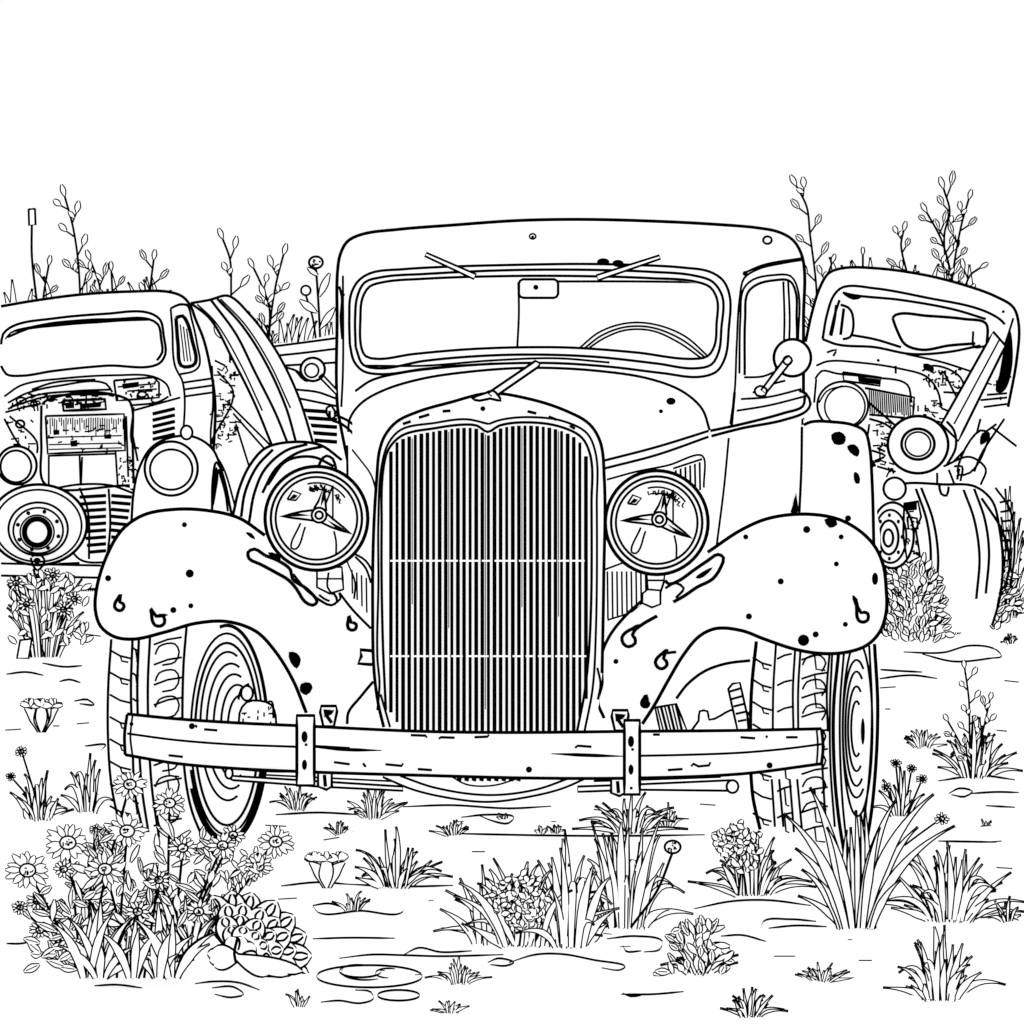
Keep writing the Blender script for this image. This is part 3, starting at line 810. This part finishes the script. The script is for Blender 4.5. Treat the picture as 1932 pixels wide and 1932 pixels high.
for i in range(60):
    c=random.choice([165,190,250,300,325]);a=R(-1,1)
    m.blade(c+a*10,1845,c+a*85+R(-10,10),1845-R(50,160)*(1-.4*abs(a)),R(13,20),y0-.08+R(-.04,.03),bend=a*4,lw=2.6)
for i in range(24):
    a=R(-1,1);m.blade(350+a*20,1800,350+a*70,1800-R(50,130),R(10,14),y0-.02+R(-.03,.03),bend=a*4)
for i in range(14):
    u=R(60,150);v=R(1770,1840);m.leaf(u,v,u-R(18,40),v-R(-20,24),14,y0-.1,2.5,rib=True)
m.done()
m=M('succulent_plant',off=0);ys=gy(1828)
for ring,(r,n,wd,a0,a1) in enumerate(((150,8,52,-112,14),(122,7,48,-100,8),(96,6,42,-108,12),(70,5,36,-100,0),(44,4,28,-110,10))):
    for i in range(n):
        a=math.radians(a0+(a1-a0)*i/(n-1))
        u,v=446,1812-ring*2
        ex=1.0 if math.degrees(a)>-70 else .86
        tu=u+r*math.cos(a)*.95*ex;tv2=v+r*math.sin(a)*.88
        yy=ys-.02-ring*.025-R(0,.015)
        m.petal(u+(tu-u)*.25,v+(tv2-v)*.25,tu,tv2,wd,yy,4.4)
        if ring<4: m.leaf(u*.26+tu*.74,v*.26+tv2*.74,u*.05+tu*.95,v*.05+tv2*.95,12,yy-.006,4.2,n=6)
for a,l in ((-168,58),(-190,54),(-150,52),(-212,52),(165,50),(20,130),(30,110),(44,80)):
    a=math.radians(a);m.petal(448,1806,448+math.cos(a)*l,1806+math.sin(a)*l*.6,26,ys-.15,4)
m.L("446,1818 442,1800 448,1770",5,f=ys-.16)
m.done()
def cup(name,u,v,s):
    m=M(name,off=0);y=gy(v)
    for a,l in ((-.9,.8),(.9,.8),(-.5,1),(.5,1),(0,1.05),(-.25,.8),(.25,.8)):
        m.leaf(u+a*s*.1,v,u+a*s*.6,v-l*s,s*.36,y-R(0,.02),3,bulge=-a*s*.15)
    for a in (-.6,0,.6):
        for k in range(10): 
            q=R(-3,0);m.leaf(u+a*s*.6,v-s*.85,u+a*s*.6+math.cos(q)*s*.35,v-s*.85+math.sin(q)*s*.28,s*.14,y-.03-R(0,.01),2.4,n=5)
    m.done()
cup('small_succulent',617,1676,62);cup('small_succulent',78,1382,58)
def shrub(name,u,v,w,h,n,ls=20,lw=10):
    m=M(name,off=0);y=gy(v)
    for i in range(n):
        t=R(0,1);a=R(-1,1)
        uu=u+a*w*.5*(1-.45*t);vv=v-h*t;ang=-math.pi/2+a*1.2+R(-.9,.9);k=ls*R(.7,1.2)
        m.leaf(uu,vv,uu+math.cos(ang)*k,vv+math.sin(ang)*k,lw*R(.7,1.1),y+R(-.1,.06),2.5,n=6,rib=R(0,1)<.5)
    m.done()
shrub('leafy_shrub',1722,1212,130,150,230,21,11);shrub('leafy_shrub',1868,1190,120,110,160,20,10)
def blossom(name,u,v,r,base,n=70):
    m=M(name,off=0);y=gy(base)-.07
    m.L([(u,base),(u+4,(base+v)/2),(u,v)],4,f=y)
    for i in range(n):
        a=R(0,6.28);q=r*math.sqrt(R(0,1));k=R(6,10);uu=u+q*math.cos(a);vv=v+q*math.sin(a);b=R(0,6.28)
        m.leaf(uu,vv,uu+k*1.7*math.cos(b),vv+k*1.7*math.sin(b),k*1.1,y-R(0,.03),2.6,n=5)
    m.done()
blossom('flowering_plant',1393,1598,42,1690,100);blossom('flowering_plant',980,1700,50,1785,130)
m=M('flowering_plant',off=0);y=gy(1752)-.06;m.L("1190,1750 1240,1680 1269,1608",4.5,f=y);m.disc(1269,1598,15,12,4,f=y-.02);jag(m,1258,1590,1278,1603,9,3,8,f=y-.04);m.done()
shrub('low_weed',1318,1838,130,85,60,26,12);tuft('grass_tuft',1320,1838,150,70,20,9)
m=M('wild_herb',off=0);y=gy(1242)
for i in range(32):
    a=R(-1,1);m.blade(85+a*25,1240,85+a*75,1240-R(60,170),8,y+R(-.05,.05),bend=a*4,lw=2.2)
for i in range(70):
    u=R(20,160);v=R(1090,1220);a=R(-2.8,-.3);m.leaf(u,v,u+math.cos(a)*22,v+math.sin(a)*22,9,y-.05+R(-.05,.02),2.3)
for u,v in ((30,1100),(100,1085),(140,1130),(50,1140),(120,1150)): 
    m.L([(85,1240),(u,v)],3.4,f=y);daisy(m,u,v,16,y-.1,9)
m.relief("38,1208 60,1205 54,1242 32,1242",f=y-.12,w=4,sm=False,thick=.03);m.done()
for st in ("1838,1466 1830,1400 1828,1320 1820,1260","1842,1466 1810,1400 1788,1360","1836,1466 1850,1400 1868,1320"):
    weed('tall_weed',st,gy(1466)-.05,ls=15,lw=8,step=20,w=3.4)
m=M('wild_flower',off=0);y=gy(1540)
for (a,b,c) in ((1690,1440,1700),(1720,1450,1705),(1740,1470,1710),(1672,1485,1698)):
    m.L([(c,1540),((a+c)/2,(b+1540)/2),(a,b)],3.4,f=y);daisy(m,a,b,11,y-.02,7)
m.L("40,1415 60,1480 80,1545",3.4,f=y);daisy(m,40,1418,13,y-.02,8);daisy(m,20,1465,10,y-.02,7);m.L("20,1465 50,1500 78,1545",3.4,f=y)
m.L("1775,1545 1740,1570 1700,1600",3.4,f=y-.3);daisy(m,1777,1545,14,y-.4,8)
m.done()

# ============================================================ GROUND
gm=M('ground')
ny=[-30,0,2,3,4,6,10,20,60,400];b=len(gm.v)
for yy in ny:
    for xx in (-400,-20,20,400): gm.v.append((xx,yy,0))
for i in range(len(ny)-1):
    for j in range(3): gm.fc.append((b+i*4+j,b+i*4+j+1,b+i*4+5+j,b+i*4+4+j));gm.mt.append(0)
def gl(t,w=3.8,taper=True,closed=False):
    q=cr(T(t),closed);w*=1.12
    if closed:q=q+[q[0]]
    n=len(q);p=[];r=[]
    for i,(u,v) in enumerate(q):
        y=gy(v);k=max(.6,min(1,3*min(i,n-1-i)/n+.5)) if taper and not closed else 1
        rr=w*.5*K*y*k
        p.append(((u-CX)*K*y,y,.004));r.append(rr)
    gm.tube(p,r)
for t in """80,1253 120,1260 155,1258
12,1274 50,1270 82,1276
112,1288 130,1284 152,1290
140,1325 165,1322 178,1332 150,1330
145,1368 168,1366
160,1198 190,1202
160,1410 200,1408 190,1418
1655,1283 1720,1276 1768,1282
1655,1265 1700,1268 1740,1270
1705,1232 1780,1233 1830,1220 1880,1228 1890,1240 1860,1244
1740,1236 1800,1250 1885,1242
1895,1286 1922,1289
1770,1476 1850,1466 1915,1474
1790,1500 1810,1490 1835,1496 1820,1506 1795,1502
1830,1500 1880,1497 1922,1498
1860,1523 1915,1526
1850,1562 1870,1560
520,1540 600,1536 680,1540
760,1525 850,1522 960,1528 1040,1524
870,1545 920,1540 970,1545 960,1556 930,1552 905,1542
830,1575 960,1578 1090,1580 1200,1580 1330,1578
890,1610 915,1610
610,1588 640,1583
530,1675 600,1668 660,1672
660,1672 760,1676 855,1674
590,1712 600,1725 680,1722 760,1724 762,1716
590,1712 620,1708 650,1716
525,1700 560,1698
590,1775 660,1773 745,1774
640,1812 700,1805 760,1806 830,1808 950,1805
760,1806 790,1792 830,1800 890,1798
920,1820 940,1812 970,1820 955,1826 925,1824
960,1820 1010,1805 1060,1804 1120,1815 1180,1828 1170,1834 1135,1830
1145,1775 1200,1770 1250,1780 1245,1795 1215,1800
1310,1718 1380,1704 1450,1702 1530,1712
1175,1785 1180,1798 1210,1798
1435,1755 1440,1742 1490,1738 1540,1742
1450,1755 1500,1750 1560,1752
1360,1770 1400,1768 1445,1780
1172,1880 1230,1880 1290,1875
1175,1878 1190,1884 1210,1882
1460,1808 1500,1808
1620,1816 1645,1816
178,1864 220,1862 268,1868
368,1860 400,1856 450,1858 490,1872
400,1868 440,1866 460,1880 435,1886 405,1880
12,1784 40,1784 60,1780
605,1895 640,1892 680,1897 705,1888 700,1876 670,1872
1860,1592 1890,1590
1770,1590 1880,1592
100,1372 112,1372
1670,1340 1680,1340
1880,1380 1900,1382
1660,1300 1690,1298
500,1560 540,1562
1240,1545 1300,1548
1120,1530 1150,1534
1850,1735 1900,1732 1922,1740
1880,1640 1910,1642
1320,1520 1350,1522
10,1380 40,1378""".split('\n'): gl(t)
gl(ell(697,1846,100,21),4,closed=True);gl(ell(680,1836,40,12,20,-20,290),4);gl(ell(690,1838,46,15,20,60,200),3.4);gl(ell(752,1882,40,10),4,closed=True);gl(ell(733,1840,25,9,12,90,300),3.4)
for i in range(12):
    u=R(600,1900);v=R(1520,1900);gl([(u,v),(u+R(8,25),v+R(-2,2))],3)
gm.done()

# ============================================================ LIGHT / SKY / CAMERA
w=bpy.data.worlds.new('sky');bpy.context.scene.world=w;w.use_nodes=True
bg=w.node_tree.nodes['Background'];bg.inputs[0].default_value=(1,1,1,1);bg.inputs[1].default_value=1.0
sl=bpy.data.lights.new('sun','SUN');sl.energy=.8;sl.angle=math.radians(15);so=bpy.data.objects.new('sun',sl);so.rotation_euler=(math.radians(40),0,math.radians(15));bpy.context.scene.collection.objects.link(so)
cd=bpy.data.cameras.new('camera');co=bpy.data.objects.new('camera',cd);bpy.context.scene.collection.objects.link(co)
co.location=(0,0,H);co.rotation_euler=(math.pi/2,0,0)
S=1932.0;cd.sensor_width=36;cd.lens=36/(S*K);cd.shift_x=0;cd.shift_y=(HV-S/2)/S;cd.clip_end=1000
bpy.context.scene.camera=co
sc=bpy.context.scene;sc.view_settings.view_transform='Standard';sc.view_settings.look='None';sc.view_settings.exposure=0
